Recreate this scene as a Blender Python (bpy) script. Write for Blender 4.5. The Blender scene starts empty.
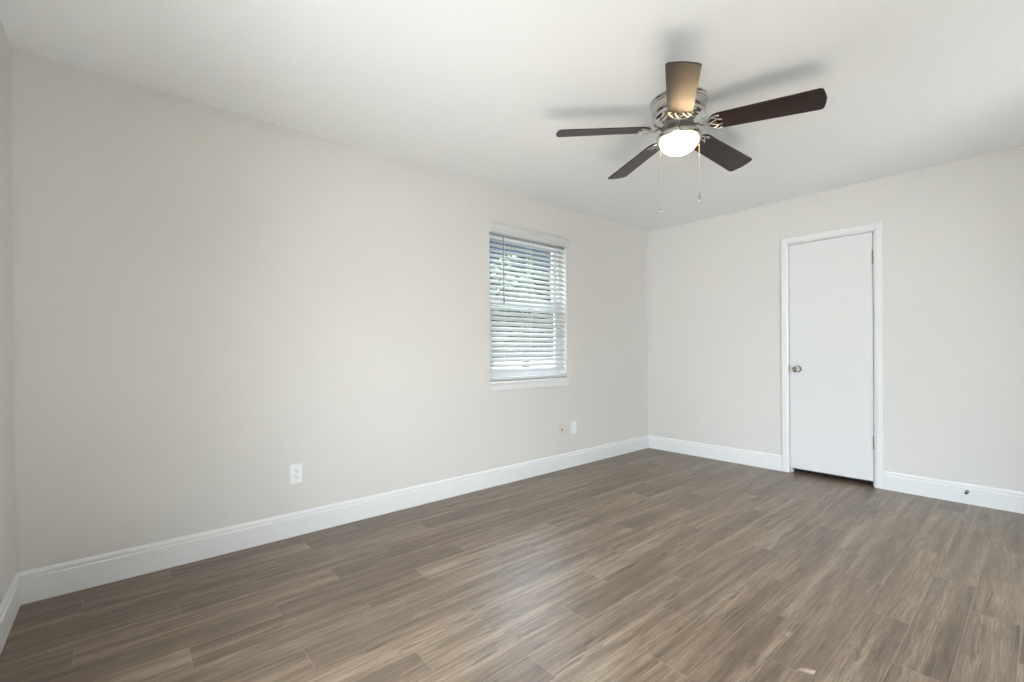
import bpy, bmesh, math, random
from mathutils import Vector, Matrix
random.seed(7)
SC = bpy.context.scene
COL = SC.collection
PI = math.pi

# ------------------------------------------------------------------ camera
CAM = Vector((2.9353, -4.5368, 1.0922))
yaw, pitch, roll = .8639, -.0019, -.0071
F = Vector((-math.sin(yaw)*math.cos(pitch), math.cos(yaw)*math.cos(pitch), math.sin(pitch)))
R0 = Vector((math.cos(yaw), math.sin(yaw), 0)); U0 = R0.cross(F)
R1 = R0*math.cos(roll) + U0*math.sin(roll); U1 = -R0*math.sin(roll) + U0*math.cos(roll)
cd = bpy.data.cameras.new('camera'); cam = bpy.data.objects.new('camera', cd); COL.objects.link(cam)
cd.sensor_fit = 'HORIZONTAL'; cd.sensor_width = 36; cd.lens = 36*455.78/1024
cd.shift_y = (353.14-341)/1024; cd.clip_start = .02
m = Matrix((R1, U1, -F)).transposed().to_4x4(); m.translation = CAM
cam.matrix_world = m
SC.camera = cam

# ------------------------------------------------------------------ colour management
SC.view_settings.view_transform = 'Standard'; SC.view_settings.look = 'None'
SC.view_settings.gamma = 1; SC.view_settings.use_curve_mapping = False
SC.view_settings.exposure = 0.24

# ------------------------------------------------------------------ node helpers
def nodes(name):
    mt = bpy.data.materials.new(name); mt.use_nodes = True
    nt = mt.node_tree
    return mt, nt, nt.nodes['Principled BSDF']
def N(nt, t, **kw):
    n = nt.nodes.new(t)
    for k, v in kw.items(): setattr(n, k, v)
    return n
def math_n(nt, op, a, b=None, c=None):
    n = N(nt, 'ShaderNodeMath', operation=op)
    for i, v in enumerate((a, b, c)):
        if v is None: continue
        if hasattr(v, 'is_linked'): nt.links.new(v, n.inputs[i])
        else: n.inputs[i].default_value = v
    return n.outputs[0]
def srgb(r, g, b):
    f = lambda c: (c/255/12.92 if c/255 <= .04045 else ((c/255+.055)/1.055)**2.4)
    return (f(r), f(g), f(b), 1)

# ------------------------------------------------------------------ world: pale blue sky with soft cloud
w = bpy.data.worlds.new('sky'); SC.world = w; w.use_nodes = True
nt = w.node_tree; bg = nt.nodes['Background']
tc = N(nt, 'ShaderNodeTexCoord'); sp = N(nt, 'ShaderNodeSeparateXYZ'); nt.links.new(tc.outputs['Generated'], sp.inputs[0])
ramp = N(nt, 'ShaderNodeValToRGB'); nt.links.new(sp.outputs['Z'], ramp.inputs[0])
ramp.color_ramp.elements[0].position = 0.0; ramp.color_ramp.elements[0].color = (.42, .56, .70, 1)
ramp.color_ramp.elements[1].position = .30; ramp.color_ramp.elements[1].color = (.24, .40, .64, 1)
no = N(nt, 'ShaderNodeTexNoise'); no.inputs['Scale'].default_value = 3.0; no.inputs['Detail'].default_value = 6
nt.links.new(tc.outputs['Generated'], no.inputs['Vector'])
cr = N(nt, 'ShaderNodeValToRGB'); cr.color_ramp.elements[0].position = .46; cr.color_ramp.elements[1].position = .66
nt.links.new(no.outputs[0], cr.inputs[0])
mx = N(nt, 'ShaderNodeMix', data_type='RGBA'); nt.links.new(cr.outputs[0], mx.inputs[0])
nt.links.new(ramp.outputs[0], mx.inputs[6]); mx.inputs[7].default_value = (.85, .88, .90, 1)
# glows added to the sky and below the horizon to light the room
acc = N(nt, 'ShaderNodeVectorMath', operation='SCALE'); nt.links.new(mx.outputs[2], acc.inputs[0]); acc.inputs['Scale'].default_value = .40
acc = acc.outputs[0]
for d_, lo_, hi_, colr, z_, zw_ in (((.10, -.86, .50), .5, .95, (3.5, 3.85, 4.3), -.02, .27),          # added glow facing the added glass door
                               ((.15, -.76, .63), .80, .98, (12.0, 13.2, 14.6), -.02, .27),      # strongest added glow, aimed to brighten the floor
                               ((.58, -.81, .10), .80, .98, (5.6, 6.1, 6.7), -2, .27),         # low glow added to lift the far left walls
                               ((.55, -.75, -.35), .75, .97, (6.6, 6.75, 6.9), -2, .27),          # glow added below the horizon to lift the far ceiling
                               ((.95, 0, .30), .5, .95, (6.6, 7.1, 7.6), -.02, .27),           # added glow facing the added right-hand window
                               ((-.55, .1, .83), .25, .9, (6.0, 6.8, 7.7), .32, .12)):     # high glow added outside the blind for slats and floor glare
    dt = N(nt, 'ShaderNodeVectorMath', operation='DOT_PRODUCT'); nt.links.new(tc.outputs['Generated'], dt.inputs[0]); dt.inputs[1].default_value = d_
    hz = N(nt, 'ShaderNodeMapRange', interpolation_type='SMOOTHSTEP'); nt.links.new(dt.outputs['Value'], hz.inputs[0])
    hz.inputs[1].default_value = lo_; hz.inputs[2].default_value = hi_
    up = N(nt, 'ShaderNodeMapRange', interpolation_type='SMOOTHSTEP'); nt.links.new(sp.outputs['Z'], up.inputs[0])
    up.inputs[1].default_value = z_; up.inputs[2].default_value = z_+zw_
    cv = N(nt, 'ShaderNodeVectorMath', operation='SCALE'); cv.inputs[0].default_value = colr
    nt.links.new(math_n(nt, 'MULTIPLY', hz.outputs[0], up.outputs[0]), cv.inputs['Scale'])
    av = N(nt, 'ShaderNodeVectorMath', operation='ADD'); nt.links.new(acc, av.inputs[0]); nt.links.new(cv.outputs[0], av.inputs[1])
    acc = av.outputs[0]
nt.links.new(acc, bg.inputs['Color']); bg.inputs['Strength'].default_value = 1.0
def portal(name, loc, rot, sx, sy):
    l = bpy.data.lights.new(name, 'AREA'); o = bpy.data.objects.new(name, l); COL.objects.link(o)
    l.shape = 'RECTANGLE'; l.size = sx; l.size_y = sy; l.cycles.is_portal = True
    o.location = loc; o.rotation_euler = rot
portal('portal_right', (3.735, -2.35, 1.35), (0, PI/2, 0), 1.5, 1.9)
portal('portal_front', (2.4, -5.035, 1.06), (PI/2, 0, 0), 1.7, 2.0)
portal('portal_left', (-.139, -1.807, 1.46), (0, -PI/2, 0), 1.25, .91)

# ------------------------------------------------------------------ spot standing in for the sun, aimed through the added right-hand windows
EL = math.radians(38)
TR = Vector((-.65*math.cos(EL), -.76*math.cos(EL), -math.sin(EL))).normalized()
sl = bpy.data.lights.new('sunlight', 'SPOT'); so = bpy.data.objects.new('sunlight', sl); COL.objects.link(so)
so.location = Vector((2.5, -3.2, 0)) - TR*15
so.rotation_euler = TR.to_track_quat('-Z', 'Y').to_euler()
sl.energy = 670000; sl.spot_size = math.radians(13); sl.spot_blend = .05; sl.shadow_soft_size = .06
sl.color = (.78, .915, 1.06)

# ------------------------------------------------------------------ geometry helpers
def tag(o, label=None, cat=None, group=None, kind=None):
    if label: o['label'] = label
    if cat: o['category'] = cat
    if group: o['group'] = group
    if kind: o['kind'] = kind
    return o
def empty(name, loc, rz=0, parent=None):
    o = bpy.data.objects.new(name, None); COL.objects.link(o)
    o.location = loc; o.rotation_euler = (0, 0, rz); o.empty_display_size = .05
    if parent: o.parent = parent
    return o
def obj(name, bm, mat, parent=None, smooth=False, loc=None):
    me = bpy.data.meshes.new(name)
    bmesh.ops.recalc_face_normals(bm, faces=bm.faces[:])
    bm.to_mesh(me); bm.free()
    if smooth:
        for p in me.polygons: p.use_smooth = True
    o = bpy.data.objects.new(name, me); COL.objects.link(o)
    for mm in (mat if isinstance(mat, (list, tuple)) else [mat]): me.materials.append(mm)
    if parent: o.parent = parent
    if loc: o.location = loc
    if smooth:
        try: me.set_sharp_from_angle(angle=math.radians(38))
        except Exception: pass
    return o
def box(bm, a, b, bev=0, seg=2):
    r = bmesh.ops.create_cube(bm, size=1)
    c = [(a[i]+b[i])/2 for i in range(3)]; s = [abs(b[i]-a[i]) for i in range(3)]
    for v in r['verts']: v.co = Vector([c[i]+v.co[i]*s[i] for i in range(3)])
    if bev:
        es = list({e for v in r['verts'] for e in v.link_edges})
        bmesh.ops.bevel(bm, geom=es, offset=bev, segments=seg, affect='EDGES', profile=.5)
def lathe(bm, prof, seg=48, mtx=None):
    rings = []
    for r, z in prof:
        if r < 1e-6: rings.append([bm.verts.new((0, 0, z))])
        else: rings.append([bm.verts.new((r*math.cos(2*PI*i/seg), r*math.sin(2*PI*i/seg), z)) for i in range(seg)])
    for a, b in zip(rings, rings[1:]):
        for i in range(seg):
            j = (i+1) % seg
            q = [a[i % len(a)], a[j % len(a)], b[j % len(b)], b[i % len(b)]]
            u = []
            for v in q:
                if v not in u: u.append(v)
            if len(u) > 2:
                try: bm.faces.new(u)
                except ValueError: pass
    if mtx is not None:
        for rg in rings:
            for v in rg: v.co = mtx @ v.co
def tube(bm, pts, r, seg=10, flat=1.0, up=Vector((0, 0, 1))):
    pts = [Vector(p) for p in pts]; rings = []
    for i, p in enumerate(pts):
        t = (pts[min(i+1, len(pts)-1)] - pts[max(i-1, 0)]).normalized()
        x = t.cross(up)
        if x.length < 1e-4: x = t.cross(Vector((1, 0, 0)))
        x.normalize(); y = x.cross(t).normalized()
        rr = r[i] if isinstance(r, (list, tuple)) else r
        rings.append([bm.verts.new(p + x*rr*math.cos(2*PI*k/seg) + y*rr*flat*math.sin(2*PI*k/seg)) for k in range(seg)])
    for a, b in zip(rings, rings[1:]):
        for k in range(seg): bm.faces.new((a[k], a[(k+1) % seg], b[(k+1) % seg], b[k]))
    bm.faces.new(rings[0]); bm.faces.new(rings[-1])
def prism(bm, outline, z0, z1):
    a = [bm.verts.new((x, y, z0)) for x, y in outline]; b = [bm.verts.new((x, y, z1)) for x, y in outline]
    n = len(a)
    bm.faces.new(a[::-1]); bm.faces.new(b)
    for i in range(n): bm.faces.new((a[i], a[(i+1) % n], b[(i+1) % n], b[i]))
def extrude_profile(bm, prof, p0, p1, out):
    """sweep a profile of (thickness, height) straight from p0 to p1; out is the way it stands off the wall. p0/p1 may be given as
    functions of the thickness (mitred ends)."""
    out = Vector(out)
    f0 = p0 if callable(p0) else (lambda t: Vector(p0)); f1 = p1 if callable(p1) else (lambda t: Vector(p1))
    a = [bm.verts.new(f0(t) + out*t + Vector((0, 0, z))) for t, z in prof]
    b = [bm.verts.new(f1(t) + out*t + Vector((0, 0, z))) for t, z in prof]
    n = len(prof)
    for i in range(n): bm.faces.new((a[i], a[(i+1) % n], b[(i+1) % n], b[i]))
    bm.faces.new(a[::-1]); bm.faces.new(b)
def wall(bm, ax, p0, p1, u0, u1, z0, z1, holes=()):
    """a wall slab normal to axis ax (0: x, 1: y) from p0 to p1, spanning u0..u1 and z0..z1, with rectangular holes (ua,ub,za,zb)"""
    us = sorted({u0, u1, *[h[0] for h in holes], *[h[1] for h in holes]})
    zs = sorted({z0, z1, *[h[2] for h in holes], *[h[3] for h in holes]})
    P = lambda d, u, z: (d, u, z) if ax == 0 else (u, d, z)
    solid = lambda i, j: 0 <= i < len(us)-1 and 0 <= j < len(zs)-1 and not any(
        h[0]-1e-6 <= us[i] and us[i+1] <= h[1]+1e-6 and h[2]-1e-6 <= zs[j] and zs[j+1] <= h[3]+1e-6 for h in holes)
    Q = lambda *c: bm.faces.new([bm.verts.new(k) for k in c])
    for i in range(len(us)-1):
        for j in range(len(zs)-1):
            if not solid(i, j): continue
            a, b, c, d = us[i], us[i+1], zs[j], zs[j+1]
            for p in (p0, p1): Q(P(p, a, c), P(p, b, c), P(p, b, d), P(p, a, d))
            if not solid(i-1, j): Q(P(p0, a, c), P(p1, a, c), P(p1, a, d), P(p0, a, d))
            if not solid(i+1, j): Q(P(p0, b, c), P(p1, b, c), P(p1, b, d), P(p0, b, d))
            if not solid(i, j-1): Q(P(p0, a, c), P(p1, a, c), P(p1, b, c), P(p0, b, c))
            if not solid(i, j+1): Q(P(p0, a, d), P(p1, a, d), P(p1, b, d), P(p0, b, d))
    bmesh.ops.remove_doubles(bm, verts=bm.verts[:], dist=1e-5)

# ------------------------------------------------------------------ materials
def paint(name, col, rough, bump=0, bscale=220):
    mt, nt, b = nodes(name)
    b.inputs['Base Color'].default_value = col; b.inputs['Roughness'].default_value = rough
    tcn = N(nt, 'ShaderNodeTexCoord')
    if bump:
        n = N(nt, 'ShaderNodeTexNoise'); n.inputs['Scale'].default_value = bscale; n.inputs['Detail'].default_value = 3
        nt.links.new(tcn.outputs['Object'], n.inputs['Vector'])
        bp = N(nt, 'ShaderNodeBump'); bp.inputs['Strength'].default_value = bump; bp.inputs['Distance'].default_value = .002
        nt.links.new(n.outputs[0], bp.inputs['Height']); nt.links.new(bp.outputs[0], b.inputs['Normal'])
    return mt
M_wall = paint('greige_wall_paint', (.66, .634, .596, 1), .55, .12)
M_ceil = paint('white_ceiling_paint', (.82, .82, .81, 1), .8, .10, 160)
M_trim = paint('white_trim_paint', (.75, .745, .735, 1), .30, .03, 60)
M_door = paint('white_door_paint', (.71, .702, .69, 1), .38, .04, 90)
M_vinyl = paint('white_vinyl', (.80, .80, .80, 1), .35)
M_slat = paint('white_slat', (.60, .60, .59, 1), .38)
M_plastic = paint('white_plastic', (.83, .83, .83, 1), .30)
M_almond = paint('almond_plastic', (.66, .61, .53, 1), .35)
M_greigeplate = paint('painted_plate', (.60, .57, .52, 1), .5)
M_rubber = paint('dark_rubber', (.05, .05, .05, 1), .6)
M_dark = paint('dark_hole', (.015, .014, .013, 1), .6)
M_wand = paint('grey_plastic_wand', (.26, .28, .31, 1), .25)
M_cord = paint('white_cord', (.80, .80, .78, 1), .7)
def metal(name, col, rough, aniso=0):
    mt, nt, b = nodes(name)
    b.inputs['Base Color'].default_value = col; b.inputs['Metallic'].default_value = 1
    n = N(nt, 'ShaderNodeTexNoise'); n.inputs['Scale'].default_value = 60; n.inputs['Detail'].default_value = 4
    r = N(nt, 'ShaderNodeMapRange'); r.inputs[3].default_value = rough*.8; r.inputs[4].default_value = rough*1.25
    nt.links.new(n.outputs[0], r.inputs[0]); nt.links.new(r.outputs[0], b.inputs['Roughness'])
    return mt
M_nickel = metal('brushed_nickel', (.60, .565, .52, 1), .24)
M_chrome = metal('polished_nickel', (.66, .64, .61, 1), .10)
M_hinge = metal('dull_steel', (.30, .30, .29, 1), .38)

def floor_mat():
    mt, nt, b = nodes('vinyl_plank_floor')
    L = nt.links.new
    W, LEN = .1435, .936
    tcn = N(nt, 'ShaderNodeTexCoord'); s = N(nt, 'ShaderNodeSeparateXYZ'); L(tcn.outputs['Object'], s.inputs[0])
    X, Y = s.outputs['X'], s.outputs['Y']
    rx = math_n(nt, 'DIVIDE', X, W); row = math_n(nt, 'FLOOR', rx); fx = math_n(nt, 'SUBTRACT', rx, row)
    m3 = math_n(nt, 'FLOORED_MODULO', row, 3.0)
    # joints shift by about a third of a plank from row to row, with a little play
    is0 = math_n(nt, 'LESS_THAN', m3, .5); is2 = math_n(nt, 'GREATER_THAN', m3, 1.5)
    wr = N(nt, 'ShaderNodeTexWhiteNoise', noise_dimensions='1D'); L(row, wr.inputs['W'])
    off = math_n(nt, 'ADD', math_n(nt, 'MULTIPLY', is0, .305), math_n(nt, 'MULTIPLY', is2, .63))
    off = math_n(nt, 'ADD', off, math_n(nt, 'MULTIPLY', wr.outputs['Value'], .02))
    ry = math_n(nt, 'DIVIDE', math_n(nt, 'SUBTRACT', Y, off), LEN); pl = math_n(nt, 'FLOOR', ry); fy = math_n(nt, 'SUBTRACT', ry, pl)
    cid = N(nt, 'ShaderNodeCombineXYZ'); L(row, cid.inputs[0]); L(pl, cid.inputs[1])
    wn = N(nt, 'ShaderNodeTexWhiteNoise', noise_dimensions='3D'); L(cid.outputs[0], wn.inputs['Vector'])
    rnd = wn.outputs['Value']
    so_ = N(nt, 'ShaderNodeSeparateColor'); L(wn.outputs['Color'], so_.inputs[0])
    # grain coordinates: stretched along the plank, offset per plank
    def grain(sx, sy, scale, detail, rough, dist=0.0):
        c = N(nt, 'ShaderNodeCombineXYZ')
        L(math_n(nt, 'MULTIPLY', X, sx), c.inputs[0])
        L(math_n(nt, 'MULTIPLY', Y, sy), c.inputs[1])
        L(math_n(nt, 'MULTIPLY', rnd, 37.0), c.inputs[2])
        n = N(nt, 'ShaderNodeTexNoise'); n.inputs['Scale'].default_value = scale; n.inputs['Detail'].default_value = detail
        n.inputs['Roughness'].default_value = rough; n.inputs['Distortion'].default_value = dist
        L(c.outputs[0], n.inputs['Vector']); return n.outputs[0]
    g1 = grain(1, .040, 24, 5, .6, .3)       # broad streaks
    g2 = grain(1, .034, 190, 6, .78)         # fine fibre
    g3 = grain(1, .12, 9, 3, .55, .8)        # cloudy patches
    g4 = grain(1, .075, 34, 4, .6, .8)       # knots and dark cracks
    base = N(nt, 'ShaderNodeValToRGB'); e = base.color_ramp.elements
    e[0].position = .0; e[0].color = srgb(70, 55, 42); e[1].position = 1; e[1].color = srgb(156, 140, 122)
    k = e.new(.45); k.color = srgb(106, 89, 72)
    t = math_n(nt, 'ADD', math_n(nt, 'MULTIPLY', math_n(nt, 'SUBTRACT', g1, .5), 1.25), .44)
    t = math_n(nt, 'ADD', t, math_n(nt, 'MULTIPLY', math_n(nt, 'SUBTRACT', g2, .5), 1.75))
    t = math_n(nt, 'ADD', t, math_n(nt, 'MULTIPLY', math_n(nt, 'SUBTRACT', g3, .5), .8))
    t = math_n(nt, 'ADD', t, math_n(nt, 'MULTIPLY', math_n(nt, 'SUBTRACT', rnd, .5), .20))
    L(t, base.inputs[0])
    # warm / cool drift between planks
    tint = N(nt, 'ShaderNodeMix', data_type='RGBA', blend_type='MULTIPLY'); tint.inputs[0].default_value = 1
    tr = N(nt, 'ShaderNodeValToRGB'); tr.color_ramp.elements[0].color = (1, .955, .90, 1); tr.color_ramp.elements[1].color = (1, .985, .965, 1)
    L(so_.outputs[1], tr.inputs[0]); L(base.outputs[0], tint.inputs[6]); L(tr.outputs[0], tint.inputs[7])
    # dark cracks
    ck = N(nt, 'ShaderNodeMapRange'); ck.inputs[1].default_value = .59; ck.inputs[2].default_value = .66; L(g4, ck.inputs[0])
    dk = N(nt, 'ShaderNodeMix', data_type='RGBA'); L(math_n(nt, 'MULTIPLY', ck.outputs[0], .72), dk.inputs[0])
    L(tint.outputs[2], dk.inputs[6]); dk.inputs[7].default_value = srgb(62, 50, 42)
    # seams: distance to plank edge in metres
    ex = math_n(nt, 'MULTIPLY', math_n(nt, 'MINIMUM', fx, math_n(nt, 'SUBTRACT', 1.0, fx)), W)
    ey = math_n(nt, 'MULTIPLY', math_n(nt, 'MINIMUM', fy, math_n(nt, 'SUBTRACT', 1.0, fy)), LEN)
    ed = math_n(nt, 'MINIMUM', ex, ey)
    se = N(nt, 'ShaderNodeMapRange'); se.inputs[1].default_value = .0; se.inputs[2].default_value = .0016
    L(ed, se.inputs[0])
    sm = N(nt, 'ShaderNodeMix', data_type='RGBA'); L(math_n(nt, 'MULTIPLY', math_n(nt, 'SUBTRACT', 1.0, se.outputs[0]), .40), sm.inputs[0])
    L(dk.outputs[2], sm.inputs[6]); sm.inputs[7].default_value = srgb(170, 158, 144)  # paler seam colour paints in the glint on the plank bevels
    L(sm.outputs[2], b.inputs['Base Color'])
    b.inputs['Specular IOR Level'].default_value = .85
    rr = N(nt, 'ShaderNodeMapRange'); rr.inputs[3].default_value = .33; rr.inputs[4].default_value = .46; L(g2, rr.inputs[0])
    L(rr.outputs[0], b.inputs['Roughness'])
    h = math_n(nt, 'ADD', math_n(nt, 'MULTIPLY', se.outputs[0], 1.0), math_n(nt, 'MULTIPLY', g2, .35))
    bp = N(nt, 'ShaderNodeBump'); bp.inputs['Strength'].default_value = .35; bp.inputs['Distance'].default_value = .0008
    L(h, bp.inputs['Height']); L(bp.outputs[0], b.inputs['Normal'])
    return mt
M_floor = floor_mat()

def wood_blade():
    mt, nt, b = nodes('dark_walnut_blade'); L = nt.links.new
    tcn = N(nt, 'ShaderNodeTexCoord'); mp = N(nt, 'ShaderNodeMapping'); mp.inputs['Scale'].default_value = (3, 60, 20)
    L(tcn.outputs['Object'], mp.inputs['Vector'])
    n = N(nt, 'ShaderNodeTexNoise'); n.inputs['Scale'].default_value = 2; n.inputs['Detail'].default_value = 5; L(mp.outputs[0], n.inputs['Vector'])
    r = N(nt, 'ShaderNodeValToRGB'); r.color_ramp.elements[0].position = .3; r.color_ramp.elements[1].position = .7
    r.color_ramp.elements[0].color = srgb(26, 14, 9); r.color_ramp.elements[1].color = srgb(42, 24, 17)
    L(n.outputs[0], r.inputs[0]); L(r.outputs[0], b.inputs['Base Color'])
    b.inputs['Roughness'].default_value = .36
    return mt
M_blade = wood_blade()

def glass_pane():
    mt, nt, b = nodes('window_glass'); nt.nodes.remove(b)
    out = nt.nodes['Material Output']
    tr = N(nt, 'ShaderNodeBsdfTransparent'); tr.inputs[0].default_value = (.94, .96, .96, 1)
    gl = N(nt, 'ShaderNodeBsdfGlossy'); gl.inputs['Roughness'].default_value = .02
    fr = N(nt, 'ShaderNodeFresnel'); fr.inputs[0].default_value = 1.45
    gm = N(nt, 'ShaderNodeNewGeometry'); fac = math_n(nt, 'MULTIPLY', fr.outputs[0], math_n(nt, 'SUBTRACT', 1.0, gm.outputs['Backfacing']))
    ms = N(nt, 'ShaderNodeMixShader'); nt.links.new(fac, ms.inputs[0]); nt.links.new(tr.outputs[0], ms.inputs[1]); nt.links.new(gl.outputs[0], ms.inputs[2])
    nt.links.new(ms.outputs[0], out.inputs[0]); return mt
M_glass = glass_pane()
def frosted():
    mt, nt, b = nodes('frosted_lamp_glass'); L = nt.links.new; out = nt.nodes['Material Output']
    tl = N(nt, 'ShaderNodeBsdfTranslucent'); tl.inputs[0].default_value = (.42, .42, .40, 1)
    b.inputs['Base Color'].default_value = (.86, .82, .74, 1); b.inputs['Roughness'].default_value = .22
    ms = N(nt, 'ShaderNodeMixShader'); ms.inputs[0].default_value = .6
    L(b.outputs[0], ms.inputs[1]); L(tl.outputs[0], ms.inputs[2]); L(ms.outputs[0], out.inputs[0]); return mt
M_frost = frosted()
def emit(name, col, s):
    mt, nt, b = nodes(name); b.inputs['Base Color'].default_value = col
    b.inputs['Emission Color'].default_value = col; b.inputs['Emission Strength'].default_value = s; return mt

# ------------------------------------------------------------------ room shell
RW, RL, RH, TH = 3.6, 4.9, 2.44, .14
bm = bmesh.new(); box(bm, (-TH, -RL-TH, -.06), (RW+TH, TH, 0))
tag(obj('floor', bm, M_floor), 'brown grey wood plank floor running along the window wall', 'floor', kind='structure')
bm = bmesh.new(); box(bm, (-TH, -RL-TH, RH), (RW+TH, TH, RH+.1))
tag(obj('ceiling', bm, M_ceil), 'plain white ceiling with the fan mounted on it', 'ceiling', kind='structure')
WY0, WY1, WZ0, WZ1 = -2.262, -1.352, .836, 2.103            # window opening
bm = bmesh.new(); wall(bm, 0, -TH, 0, -RL-TH, TH, 0, RH, [(WY0, WY1, WZ0, WZ1)])
tag(obj('wall_left', bm, M_wall), 'long greige wall with the blind-covered window', 'wall', kind='structure')
DX0, DX1, DZ1 = 1.428, 2.064, 2.047                          # door opening
bm = bmesh.new(); wall(bm, 1, 0, TH, 0, RW, 0, RH, [(DX0, DX1, 0, DZ1)])
tag(obj('wall_back', bm, M_wall), 'greige end wall holding the white closet door', 'wall', kind='structure')
BX0, BX1, BZ0, BZ1 = 1.55, 3.25, .06, 2.06                      # unseen glass door, added to let in skylight
bm = bmesh.new(); wall(bm, 1, -RL-TH, -RL, 0, RW, 0, RH, [(BX0, BX1, BZ0, BZ1)])
tag(obj('wall_front', bm, M_wall), 'greige wall met edge-on beside the long wall', 'wall', kind='structure')
SY0, SY1, SZ0, SZ1 = -2.62, -1.50, .50, 2.08                 # unseen window added to the right-hand wall for light
bm = bmesh.new(); wall(bm, 0, RW, RW+TH, -RL-TH, TH, 0, RH, [(SY0, SY1, SZ0, SZ1), (-1.47, -1.05, 1.38, 1.72)])
tag(obj('wall_right', bm, M_wall), 'greige wall with the added sunlit window', 'wall', kind='structure')
bm = bmesh.new()                                            # dark closet behind the door
box(bm, (DX0-.1, .7, -.06), (DX1+.1, .76, RH)); box(bm, (DX0-.16, TH, -.06), (DX0-.1, .76, RH)); box(bm, (DX1+.1, TH, -.06), (DX1+.16, .76, RH))
box(bm, (DX0-.16, TH, RH), (DX1+.16, .76, RH+.06)); box(bm, (DX0-.16, TH, -.06), (DX1+.16, .76, 0))
tag(obj('wall_closet', bm, M_wall), 'dark closet interior behind the closed white door', 'wall', kind='structure')

# baseboards: square foot, flat face, a step and a rounded cap
BB = [(0, 0), (.016, 0), (.016, .108), (.0145, .1105), (.0095, .1125), (.0090, .1185), (.0115, .1205), (.0118, .126), (.0085, .134), (.0045, .139), (.003, .141), (0, .141)]
def bb(name, p0, p1, out, label):
    b_ = bmesh.new(); extrude_profile(b_, BB, p0, p1, out)
    tag(obj(name, b_, M_trim), label, 'baseboard', kind='structure')
bb('baseboard_left', lambda t: Vector((0, -RL+t, 0)), lambda t: Vector((0, -t, 0)), (1, 0, 0), 'white stepped baseboard along the window wall')
bb('baseboard_back', lambda t: Vector((t, 0, 0)), lambda t: Vector((1.3835, 0, 0)), (0, -1, 0), 'white baseboard between the corner and the closet door')
bb('baseboard_door', lambda t: Vector((2.1085, 0, 0)), lambda t: Vector((RW-t, 0, 0)), (0, -1, 0), 'white baseboard past the hinge side of the door')
bb('baseboard_front', lambda t: Vector((t, -RL, 0)), lambda t: Vector((RW-t, -RL, 0)), (0, 1, 0), 'white baseboard of the wall met edge-on')
bb('baseboard_right', lambda t: Vector((RW, -RL+t, 0)), lambda t: Vector((RW, -t, 0)), (-1, 0, 0), 'white baseboard under the added window')

# ------------------------------------------------------------------ door with casing
def casing():
    b_ = bmesh.new()
    xo0, xo1, zo = 1.3835, 2.1085, 2.0965
    wd = .0575
    prof = [(0, 0), (0, .012), (.004, .016), (wd-.016, .016), (wd-.012, .012), (wd-.004, .011), (wd, .008), (wd, 0)]    # (inwards from outer edge, stand-off)
    path = lambda d: [(xo0+d, 0), (xo0+d, zo-d), (xo1-d, zo-d), (xo1-d, 0)]
    rows = [[b_.verts.new((x, -s, z)) for x, z in path(d)] for d, s in prof]
    n = len(prof)
    for i in range(n):
        a, c = rows[i], rows[(i+1) % n]
        for k in range(3): b_.faces.new((a[k], a[k+1], c[k+1], c[k]))
    b_.faces.new([r[0] for r in rows]); b_.faces.new([r[3] for r in rows][::-1])
    return b_
tag(obj('trim_1', casing(), M_trim), 'white casing around the closet door', 'door casing', kind='structure')
door = tag(empty('door_1', (1.745, 0, 0)), 'flush white closet door with a chrome knob', 'door', kind='structure')
off = lambda x, y, z: (x-1.745, y, z)
bm = bmesh.new()
for a, b_ in (((DX0, 0, 0), (DX0+.016, TH, DZ1)), ((DX1-.016, 0, 0), (DX1, TH, DZ1)), ((DX0+.016, 0, DZ1-.012), (DX1-.016, TH, DZ1)),
              ((DX0+.016, .040, 0), (DX0+.030, .075, DZ1-.012)), ((DX1-.030, .040, 0), (DX1-.016, .075, DZ1-.012)), ((DX0+.030, .040, DZ1-.030), (DX1-.030, .075, DZ1-.012))):
    box(bm, off(*a), off(*b_))
obj('door_jamb', bm, M_trim, door)
bm = bmesh.new(); box(bm, off(1.4475, .002, .043), off(2.0445, .036, 2.031), .0015, 1)
slab = obj('door_slab', bm, M_door, door)
def lathe_y(bm, prof, loc, seg=32):       # axis along -y (out into the room)
    lathe(bm, prof, seg, Matrix.Translation(loc) @ Matrix.Rotation(PI/2, 4, 'X'))
bm = bmesh.new()
lathe_y(bm, [(0, -.003), (.034, -.003), (.034, .003), (.030, .008), (.014, .010), (.011, .014), (.011, .028), (.018, .031), (.0275, .037), (.0305, .046), (.0305, .053), (.026, .062), (.013, .067), (.0115, .065), (0, .065)], off(1.511, .002, .927), 40)
kn = obj('door_knob', bm, M_chrome, door, True); kn['label'] = 'polished nickel round knob'
bm = bmesh.new(); box(bm, off(1.4440, -.002, .895), off(1.4490, .02, .961), .0008, 1)
st = obj('latch_plate', bm, M_hinge, door); st['label'] = 'dark steel latch edge'
for zc in (1.827, .348):
    bm = bmesh.new()
    for i in range(3):
        z0 = zc-.05+i*.0335
        lathe(bm, [(0, z0), (.0062, z0), (.0062, z0+.0325), (0, z0+.0325)], 16, Matrix.Translation(off(2.0475, -.004, 0)))
    lathe(bm, [(0, zc+.05), (.0045, zc+.051), (.005, zc+.055), (0, zc+.058)], 12, Matrix.Translation(off(2.0475, -.004, 0)))
    box(bm, off(2.0435, -.001, zc-.05), off(2.0515, .012, zc+.05))
    hg = obj('hinge', bm, M_hinge, door, True); hg['label'] = 'grey steel hinge'

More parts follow.
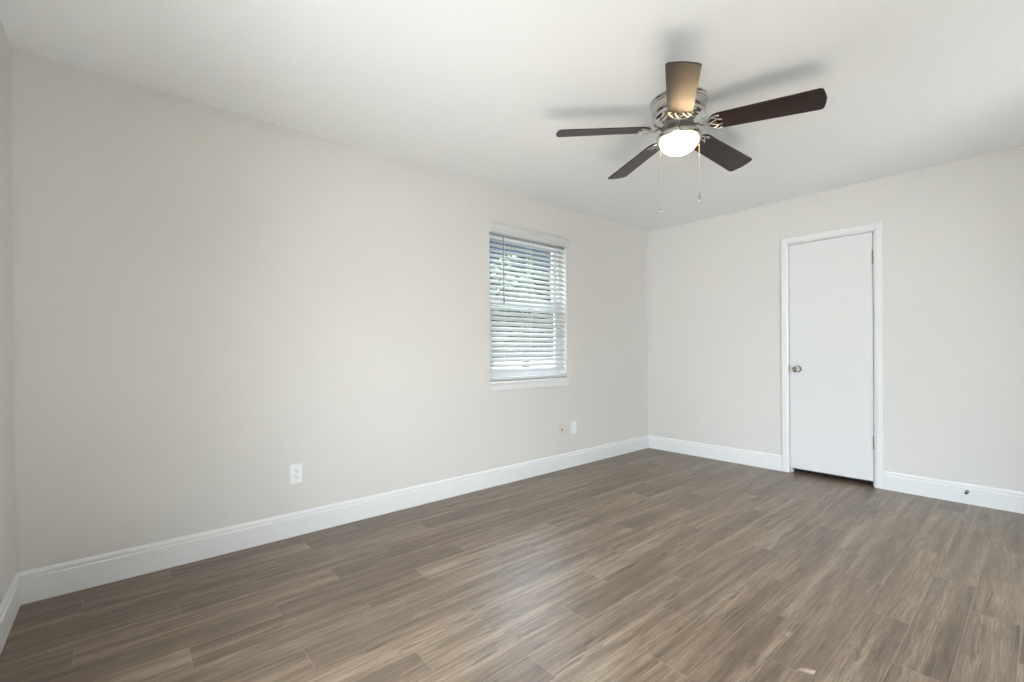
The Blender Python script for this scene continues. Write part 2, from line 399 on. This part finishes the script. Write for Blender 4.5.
# spring door stop screwed to the baseboard
ds = tag(empty('door_stop', (2.573, -.016, .088)), 'small spring door stop on the baseboard beyond the closet door', 'door stop')
bm = bmesh.new(); lathe_y(bm, [(0, 0), (.012, 0), (.012, .003), (.007, .006), (0, .006)], (0, 0, 0), 20); obj('base', bm, M_hinge, ds, True)
bm = bmesh.new(); tube(bm, [(.0055*math.cos(k*.8), -.004-.048*k/90, .0055*math.sin(k*.8)) for k in range(91)], .0012, 6); obj('spring', bm, M_hinge, ds, True)
bm = bmesh.new(); lathe_y(bm, [(0, .050), (.0078, .050), (.0085, .054), (.008, .062), (.005, .066), (0, .066)], (0, 0, 0), 20); tp = obj('tip', bm, M_rubber, ds, True); tp['label'] = 'dark rubber tip'

# ------------------------------------------------------------------ window on the long wall
win = tag(empty('window_1', (0, -1.807, WZ0)), 'white double-hung window behind horizontal blinds', 'window', kind='structure')
wo = lambda x, y, z: (x, y+1.807, z-WZ0)
def ring(bm, x0, x1, y0, y1, z0, z1, wd, wb=None, wt=None):
    wb = wb or wd; wt = wt or wd
    box(bm, wo(x0, y0, z0), wo(x1, y0+wd, z1)); box(bm, wo(x0, y1-wd, z0), wo(x1, y1, z1))
    box(bm, wo(x0, y0+wd, z0), wo(x1, y1-wd, z0+wb)); box(bm, wo(x0, y0+wd, z1-wt), wo(x1, y1-wd, z1))
bm = bmesh.new(); ring(bm, -.138, -.070, WY0, WY1, WZ0, WZ1, .030, .03, .02); obj('window_frame', bm, M_vinyl, win)
ZM = 1.515
bm = bmesh.new(); ring(bm, -.128, -.104, WY0+.03, WY1-.03, ZM-.02, WZ1-.02, .042, .042, .032); s1 = obj('upper_sash', bm, M_vinyl, win)
bm = bmesh.new(); box(bm, wo(-.118, WY0+.072, ZM+.022), wo(-.114, WY1-.072, WZ1-.052)); obj('pane', bm, M_glass, s1)
bm = bmesh.new(); ring(bm, -.102, -.076, WY0+.03, WY1-.03, WZ0+.03, ZM+.022, .042, .055, .04); s2 = obj('lower_sash', bm, M_vinyl, win)
bm = bmesh.new(); box(bm, wo(-.091, WY0+.072, WZ0+.085), wo(-.087, WY1-.072, ZM-.018)); obj('pane', bm, M_glass, s2)
bm = bmesh.new()
box(bm, wo(-.070, WY0, WZ0-.003), wo(0, WY1, WZ0+.018)); box(bm, wo(-.001, WY0-.052, WZ0-.003), wo(.042, WY1+.052, WZ0+.018), .004, 2)
obj('window_sill', bm, M_trim, win)
bm = bmesh.new(); box(bm, wo(0, WY0-.018, .776), wo(.014, WY1+.018, .833), .003, 2); obj('apron', bm, M_trim, win)

# ------------------------------------------------------------------ blind
bl = tag(empty('window_blind', (0, -1.807, 2.07)), 'white horizontal slat blind filling the window on the long wall', 'blind')
bo = lambda x, y, z: (x, y+1.807, z-2.07)
BX = -.026
bm = bmesh.new(); box(bm, bo(BX-.026, WY0+.006, 2.086), bo(BX+.024, WY1-.006, 2.102), .002, 1); obj('headrail', bm, M_slat, bl)
bm = bmesh.new()          # valance: moulded face board with returns
VP = [(0, 0), (.010, 0), (.012, .006), (.012, .040), (.016, .046), (.018, .052), (.024, .060), (.026, .068), (0, .068)]
VZ, VY0, VY1 = 2.071, -2.262, -1.345
def vpt(y, sgn):
    return lambda t: Vector(bo(.018, y+sgn*t, VZ))
extrude_profile(bm, VP, vpt(VY0, 1 if False else -.35), vpt(VY1, .35), (1, 0, 0))
for y0, y1 in ((VY0-.003, VY0+.007), (VY1-.007, VY1+.003)): box(bm, bo(.0005, y0, VZ+.002), bo(.020, y1, VZ+.066))
obj('valance', bm, M_slat, bl)
bm = bmesh.new()
PITCH, TILT, SWD = .0432, math.radians(42), .050
zt = 2.066; ns = 0
while zt > .905:
    n = 6; top = []; bot = []
    for i in range(n+1):
        u = (i/n-.5)*SWD; sag = .0022*(1-(2*i/n-1)**2)
        for lst, h in ((top, sag+.0014), (bot, sag-.0014)):
            # u>0: room side, lower edge
            x = BX + u*math.cos(TILT) + h*math.sin(TILT); z = zt - u*math.sin(TILT) + h*math.cos(TILT)
            lst.append((x, z))
    sec = top + bot[::-1]
    jit = random.uniform(-.0006, .0006)
    a = [bm.verts.new(bo(x, WY0+.007, z+jit)) for x, z in sec]; b_ = [bm.verts.new(bo(x, WY1-.007, z-jit)) for x, z in sec]
    for i in range(len(sec)): bm.faces.new((a[i], a[(i+1) % len(sec)], b_[(i+1) % len(sec)], b_[i]))
    bm.faces.new(a[::-1]); bm.faces.new(b_)
    zt -= PITCH; ns += 1
obj('slats', bm, M_slat, bl)
bm = bmesh.new(); box(bm, bo(BX-.025, WY0+.007, .862), bo(BX+.025, WY1-.007, .884), .003, 2); obj('bottom_rail', bm, M_slat, bl)
for yc in (-2.10, -1.80, -1.51):
    bm = bmesh.new()
    for x in (BX+.0245, BX-.0245):
        tube(bm, [bo(x, yc, .884), bo(x, yc, 1.4), bo(x, yc, 2.081)], .0013, 6)
    tube(bm, [bo(BX, yc+.004, .884), bo(BX, yc+.004, 2.081)], .0009, 6)
    z = 2.066
    while z > .905:
        tube(bm, [bo(BX-.0245, yc, z+.0195), bo(BX+.0245, yc, z-.0195)], .0008, 5); z -= PITCH
    obj('ladder_cord', bm, M_cord, bl)
bm = bmesh.new(); tube(bm, [bo(.004, -2.118, 2.058), bo(.005, -2.118, 1.8), bo(.006, -2.118, 1.50)], [.004, .004, .005], 8); wd_ = obj('tilt_wand', bm, M_wand, bl, True); wd_['label'] = 'thin grey tilt wand'

# ------------------------------------------------------------------ window added in the right-hand wall, out of frame, to let in light
w2 = tag(empty('added_window_2', (RW, (SY0+SY1)/2, SZ0)), 'white framed window added unseen beside the camera to let in light', 'window', kind='structure')
bm = bmesh.new(); c2 = Vector((RW, (SY0+SY1)/2, SZ0))
def b2(a, b_): box(bm, Vector(a)-c2, Vector(b_)-c2)
X0, X1 = RW+.07, RW+.13
b2((X0, SY0, SZ0), (X1, SY0+.04, SZ1)); b2((X0, SY1-.04, SZ0), (X1, SY1, SZ1)); b2((X0, SY0, SZ0), (X1, SY1, SZ0+.04)); b2((X0, SY0, SZ1-.04), (X1, SY1, SZ1))
obj('window_frame', bm, M_vinyl, w2)
w3 = tag(empty('added_window_3', ((BX0+BX1)/2, -RL, BZ0)), 'white framed glass door added unseen behind the camera to let in light', 'window', kind='structure')  # out-of-view door, added to light the floor and far walls
bm = bmesh.new(); c3 = Vector(((BX0+BX1)/2, -RL, BZ0))
def b3(a, b_): box(bm, Vector(a)-c3, Vector(b_)-c3)
Y0, Y1 = -RL-.13, -RL-.07
b3((BX0, Y0, BZ0), (BX0+.04, Y1, BZ1)); b3((BX1-.04, Y0, BZ0), (BX1, Y1, BZ1)); b3((BX0, Y0, BZ0), (BX1, Y1, BZ0+.04)); b3((BX0, Y0, BZ1-.04), (BX1, Y1, BZ1)); b3(((BX0+BX1)/2-.03, Y0, BZ0), ((BX0+BX1)/2+.03, Y1, BZ1))
obj('window_frame', bm, M_vinyl, w3)
bm = bmesh.new(); b3((BX0+.04, -RL-.102, BZ0+.04), (BX1-.04, -RL-.098, BZ1-.04)); obj('pane', bm, M_glass, w3)
bm = bmesh.new(); b2((RW+.098, SY0+.04, SZ0+.04), (RW+.102, SY1-.04, SZ1-.04)); obj('pane', bm, M_glass, w2)

# unseen opening with a slit panel, added to throw sun glints on the floor
w4 = tag(empty('added_slits', (RW, -1.26, 1.38)), 'unseen slit panel added to throw sun glints on the floor', 'window', kind='structure')
bm = bmesh.new()
wall(bm, 0, .05, .052, -.21, .21, 0, .34, [(-.158, -.134, .090, .095), (-.143, -.123, .108, .112), (.108, .130, .214, .220), (.120, .140, .230, .2355)])
obj('slit_panel', bm, M_vinyl, w4)

# ------------------------------------------------------------------ wall plates
def plate_bm(wd, h, t=.006):
    b_ = bmesh.new(); box(b_, (0, -wd/2, -h/2), (t, wd/2, h/2), .0025, 2); return b_
o1 = tag(empty('wall_outlet', (0, -3.7475, .370)), 'white double socket outlet alone on the long wall', 'outlet')
obj('cover_plate', plate_bm(.070, .115), M_plastic, o1)
for zc in (.0195, -.0195):
    bm = bmesh.new()
    outl = [(.0165*math.cos(a), max(-.0135, min(.0135, .0165*math.sin(a)))) for a in [2*PI*i/28 for i in range(28)]]
    prism(bm, outl, 0, .002)
    for v in bm.verts: v.co = Vector((.0058+v.co.z, v.co.x, v.co.y+zc))
    sk = obj('socket', bm, M_plastic, o1)
    bm = bmesh.new()
    box(bm, (.0075, -.0078, zc+.001), (.0081, -.0056, zc+.0095)); box(bm, (.0075, .0056, zc+.0005), (.0081, .0078, zc+.0095))
    lathe(bm, [(0, 0), (.0026, 0), (.0026, .0006), (0, .0006)], 12, Matrix.Translation((.0075, 0, zc-.0065)) @ Matrix.Rotation(PI/2, 4, 'Y'))
    obj('slots', bm, M_dark, sk)
bm = bmesh.new(); lathe(bm, [(0, 0), (.003, 0), (.0025, .0012), (0, .0014)], 12, Matrix.Translation((.006, 0, 0)) @ Matrix.Rotation(PI/2, 4, 'Y')); obj('screw', bm, M_plastic, o1)

o2 = tag(empty('cable_plate', (0, -1.402, .376)), 'small almond cable plate beneath the window beside the white plate', 'wall plate')
obj('cover_plate', plate_bm(.110, .115), M_almond, o2)
bm = bmesh.new(); lathe(bm, [(0, 0), (.011, 0), (.011, .002), (.0048, .002), (.0048, .010), (.003, .010), (.003, .004), (0, .004)], 18, Matrix.Translation((.006, -.025, -.008)) @ Matrix.Rotation(PI/2, 4, 'Y'))
jk = obj('jack', bm, M_hinge, o2, True); jk['label'] = 'dark screw-on cable jack'
for zc in (.042, -.042):
    bm = bmesh.new(); lathe(bm, [(0, 0), (.003, 0), (.0025, .0012), (0, .0014)], 12, Matrix.Translation((.006, .018, zc)) @ Matrix.Rotation(PI/2, 4, 'Y')); obj('screw', bm, M_almond, o2)

o3 = tag(empty('blank_plate', (0, -1.262, .368)), 'white wall plate under the window nearest the corner', 'wall plate')
obj('cover_plate', plate_bm(.072, .115), M_plastic, o3)
bm = bmesh.new(); box(bm, (.0055, -.0165, -.033), (.0085, .0165, .033), .001, 1); obj('insert', bm, M_plastic, o3)

# ------------------------------------------------------------------ ceiling fan
FX, FY = 1.653, -2.247
fan = tag(empty('ceiling_fan', (FX, FY, RH)), 'flush-mount ceiling fan with five dark wood blades and a lit glass bowl', 'ceiling fan')
zr = lambda z: z-RH
def fl(name, prof, mat, seg=64, parent=fan):
    b_ = bmesh.new(); lathe(b_, [(r, zr(z)) for r, z in prof], seg); return obj(name, b_, mat, parent, True)
fl('canopy', [(0, 2.4395), (.143, 2.4395), (.149, 2.437), (.150, 2.431), (.147, 2.427), (.144, 2.4255), (.1445, 2.420), (.142, 2.416), (.1405, 2.413), (.142, 2.408), (.141, 2.392), (.138, 2.376), (.133, 2.369), (.130, 2.366), (0, 2.366)], M_nickel)
fl('motor_housing', [(0, 2.3665), (.127, 2.3665), (.134, 2.362), (.137, 2.354), (.136, 2.345), (.131, 2.336), (.122, 2.330), (.116, 2.328), (.114, 2.324), (.107, 2.318), (.094, 2.314), (0, 2.314)], M_chrome)
bm = bmesh.new()      # dark slots of the motor
lathe(bm, [(0, zr(2.3145)), (.080, zr(2.3145)), (.080, zr(2.299)), (.072, zr(2.292)), (0, zr(2.292))], 48); obj('flywheel', bm, M_hinge, fan, True)
fl('switch_housing', [(0, 2.2925), (.046, 2.2925), (.049, 2.289), (.049, 2.274), (.054, 2.270), (.058, 2.268), (0, 2.268)], M_nickel)
fl('light_fitter', [(0, 2.2695), (.060, 2.2695), (.080, 2.267), (.100, 2.262), (.111, 2.256), (.1165, 2.248), (.1165, 2.232), (.114, 2.227), (.1005, 2.226), (.1005, 2.244), (.100, 2.252), (0, 2.255)], M_nickel)
dome = []
for i in range(15):
    a = i/14*PI/2; dome.append((.0985*math.cos(a)**.9 if i < 14 else 0, 2.226-.068*math.sin(a)))
fl('glass_bowl', [(.0985, 2.240)] + dome, M_frost, 64)
bm = bmesh.new(); lathe(bm, [(0, zr(2.257)), (.013, zr(2.257)), (.013, zr(2.238)), (.018, zr(2.228)), (.023, zr(2.214)), (.022, zr(2.202)), (.014, zr(2.192)), (0, zr(2.189))], 24)
obj('bulb', bm, emit('bulb_glow', (1, .78, .52, 1), 12), fan, True)
lb = bpy.data.lights.new('lamp_light', 'POINT'); lo = bpy.data.objects.new('lamp_light', lb); COL.objects.link(lo)
lo.parent = fan; lo.location = (0, 0, zr(2.176)); lb.energy = 28; lb.shadow_soft_size = .008; lb.color = (1, .71, .42)

DROOP = math.radians(3.3)
ZB, RB, PH = 2.255+.654*math.tan(DROOP), .662, 5.2533
PITCHB = math.radians(-12.5)
TA, TB = -.0156/.654, -.0108/.654            # the rotor hangs very slightly out of level
def blade_outline():
    pts = []
    r0, r1 = .152, RB
    w0, w1 = .060, .0715
    pts += [(r0+.052-.052*math.sin(a), w0*math.cos(a)*1.0) for a in [PI*i/16 for i in range(17)]]      # rounded root, +w .. -w
    c = .016
    # tip: -w side corner, shallow arc, +w side corner
    for i in range(7):
        a = -PI/2 + i/6*(PI/2-.22); pts.append((r1-.010-c + c*math.cos(a), -(w1-c) + c*math.sin(a)))
    for i in range(1, 6):
        yv = -(w1-c)*(1-2*i/6) ; pts.append((r1-.004*abs(yv/(w1-c))**2 - .006*abs(yv/(w1-c)), yv))
    for i in range(7):
        a = .22 + i/6*(PI/2-.22); pts.append((r1-.010-c + c*math.cos(a), (w1-c) + c*math.sin(a)))
    return pts
OUTL = blade_outline()
def local_rot(a):
    """blade frame: x along the blade, twisted about it, tilted with the rotor"""
    tilt = math.atan(TA*math.cos(a) + TB*math.sin(a)) - DROOP
    return Matrix.Rotation(a, 4, 'Z') @ Matrix.Rotation(-tilt, 4, 'Y')
bm = bmesh.new(); prism(bm, OUTL, -.003, .003)
es = [e for e in bm.edges if abs(e.verts[0].co.z-e.verts[1].co.z) < 1e-6]
bmesh.ops.bevel(bm, geom=es, offset=.0012, segments=1, affect='EDGES')
blade0 = obj('blade', bm, M_blade, fan)
def iron_bm():
    b_ = bmesh.new()
    tw = Matrix.Rotation(PITCHB, 4, 'X')
    P = lambda x, y, dz=-.0085: tw @ Vector((x, y, dz))
    # rounded loop under the blade root
    tube(b_, [P(.214-.066*math.sin(a), .053*math.cos(a)) for a in [PI*i/18 for i in range(19)]], [.0035]+[.0052]*17+[.0035], 8, .7)
    # inner tongue, two prongs and their curls
    for sg in (1, -1):
        tube(b_, [P(.148, 0), P(.167, .004*sg), P(.184, .016*sg), P(.202, .022*sg), P(.220, .016*sg)], [.006, .0055, .005, .0045, .004], 8, .6)
        tube(b_, [P(.202, .022*sg), P(.188, .034*sg), P(.174, .041*sg)], .004, 8, .6)
    for y in (.044, 0, -.044):
        lathe(b_, [(0, -.003), (.006, -.002), (.006, .003), (0, .003)], 12, tw @ Matrix.Translation((.208 if y else .188, y, -.006)))
    # S-shaped arm to the flywheel
    tube(b_, [(.070, 0, .010), (.086, 0, .009), (.102, 0, .003), (.118, 0, -.006), (.134, 0, -.012), (.150, 0, -.010)], [.010, .0085, .0075, .007, .007, .008], 10, .55)
    return b_
iron0 = obj('blade_arm', iron_bm(), M_nickel, fan, True)
for i in range(5):
    a = PH + i*2*PI/5
    b_ = blade0 if i == 0 else blade0.copy(); r_ = iron0 if i == 0 else iron0.copy()
    for o, tw in ((b_, True), (r_, False)):
        if i: COL.objects.link(o); o.parent = fan
        mt = Matrix.Translation((0, 0, zr(ZB))) @ local_rot(a)
        if tw: mt = mt @ Matrix.Rotation(PITCHB, 4, 'X')
        o.matrix_local = mt
# pull chains
for ox, zb, big in ((-.098, 1.862, 0), (.110, 1.948, 1)):
    px, py = .65*ox, .76*ox
    b_ = bmesh.new()
    z = zr(2.238)
    tube(b_, [(px, py, z+.004), (px, py, zr(zb))], .0007, 5)
    k = z
    while k > zr(zb):
        bmesh.ops.create_icosphere(b_, subdivisions=1, radius=.0017, matrix=Matrix.Translation((px, py, k))); k -= .0052
    ch = obj('pull_chain', b_, M_nickel, fan, True)
    b_ = bmesh.new()
    if big: lathe(b_, [(0, 0), (.003, -.002), (.0035, -.012), (.0065, -.030), (.0075, -.042), (.005, -.048), (0, -.049)], 14, Matrix.Translation((px, py, zr(zb))))
    else: lathe(b_, [(0, 0), (.004, -.003), (.0075, -.010), (.0075, -.016), (.004, -.023), (0, -.025)], 14, Matrix.Translation((px, py, zr(zb))))
    obj('pull_fob', b_, M_nickel, ch, True)

# ------------------------------------------------------------------ outside the window
def foliage_mat(name, c1, c2):
    mt, nt, b = nodes(name); oi = N(nt, 'ShaderNodeTexNoise'); oi.inputs['Scale'].default_value = 6
    tcn = N(nt, 'ShaderNodeTexCoord'); nt.links.new(tcn.outputs['Object'], oi.inputs['Vector'])
    r = N(nt, 'ShaderNodeValToRGB'); r.color_ramp.elements[0].position = .35; r.color_ramp.elements[1].position = .65
    r.color_ramp.elements[0].color = c1; r.color_ramp.elements[1].color = c2
    nt.links.new(oi.outputs[0], r.inputs[0]); nt.links.new(r.outputs[0], b.inputs['Base Color']); b.inputs['Roughness'].default_value = .6
    return mt
M_leaf = foliage_mat('leaf_green', (.035, .055, .03, 1), (.10, .13, .075, 1))
M_bark = paint('bark', (.10, .075, .055, 1), .9, .5, 30)
M_lawn = foliage_mat('pale_lawn', (.30, .31, .25, 1), (.42, .42, .36, 1))
bm = bmesh.new(); box(bm, (-60, -40, -.5), (-TH-.01, 60, -.25))
tag(obj('ground', bm, M_lawn), 'pale ground outside the blind-covered window', 'ground', kind='structure')
def leaves(bm, c, rad, n, size):
    for _ in range(n):
        d = Vector((random.gauss(0, 1), random.gauss(0, 1), random.gauss(0, 1))).normalized()
        p = Vector(c) + Vector((d.x*rad[0], d.y*rad[1], d.z*rad[2]))*random.uniform(.35, 1)**.5
        q = Vector((random.gauss(0, 1), random.gauss(0, 1), random.gauss(0, 1))).normalized()
        r = q.cross(d).normalized()*size*random.uniform(.6, 1.2); s = q*size*.5
        v = [bm.verts.new(p+k) for k in (-r, s, r, -s)]; bm.faces.new(v)
def tree(loc, h, rad, n, label, size=.16):
    t = tag(empty('leafy_tree', loc), label, 'tree', 'trees outside the window')
    b_ = bmesh.new(); tube(b_, [(0, 0, 0), (.05, .03, h*.3), (-.03, .06, h*.6), (.02, 0, h*.85)], [.16, .12, .09, .04], 10)
    for k in range(6):
        a = k*1.05; z = h*(.4+.07*k)
        tube(b_, [(0, .03, z), (.5*rad*math.cos(a), .5*rad*math.sin(a), z+.3*rad), (.8*rad*math.cos(a), .8*rad*math.sin(a), z+.4*rad)], [.06, .04, .015], 8)
    obj('trunk', b_, M_bark, t, True)
    b_ = bmesh.new()
    for k in range(9):
        a = k*2.4; rr = rad*.55*(k/9)**.5
        leaves(b_, (rr*math.cos(a), rr*math.sin(a), h*.72+random.uniform(-.25, .3)*h), (rad*.5, rad*.5, rad*.4), n//9, size)
    obj('foliage', b_, M_leaf, t)
tree((-6.0, 2.2, -.25), 3.0, 1.5, 2200, 'low leafy tree glimpsed through the blind slats, nearest the window', .12)
tree((-7.2, 4.6, -.25), 3.5, 1.7, 2400, 'taller leafy tree glimpsed through the right half of the blind', .13)
tree((-11.5, 6.0, -.25), 3.6, 2.3, 2400, 'far leafy tree glimpsed low between the blind slats', .16)
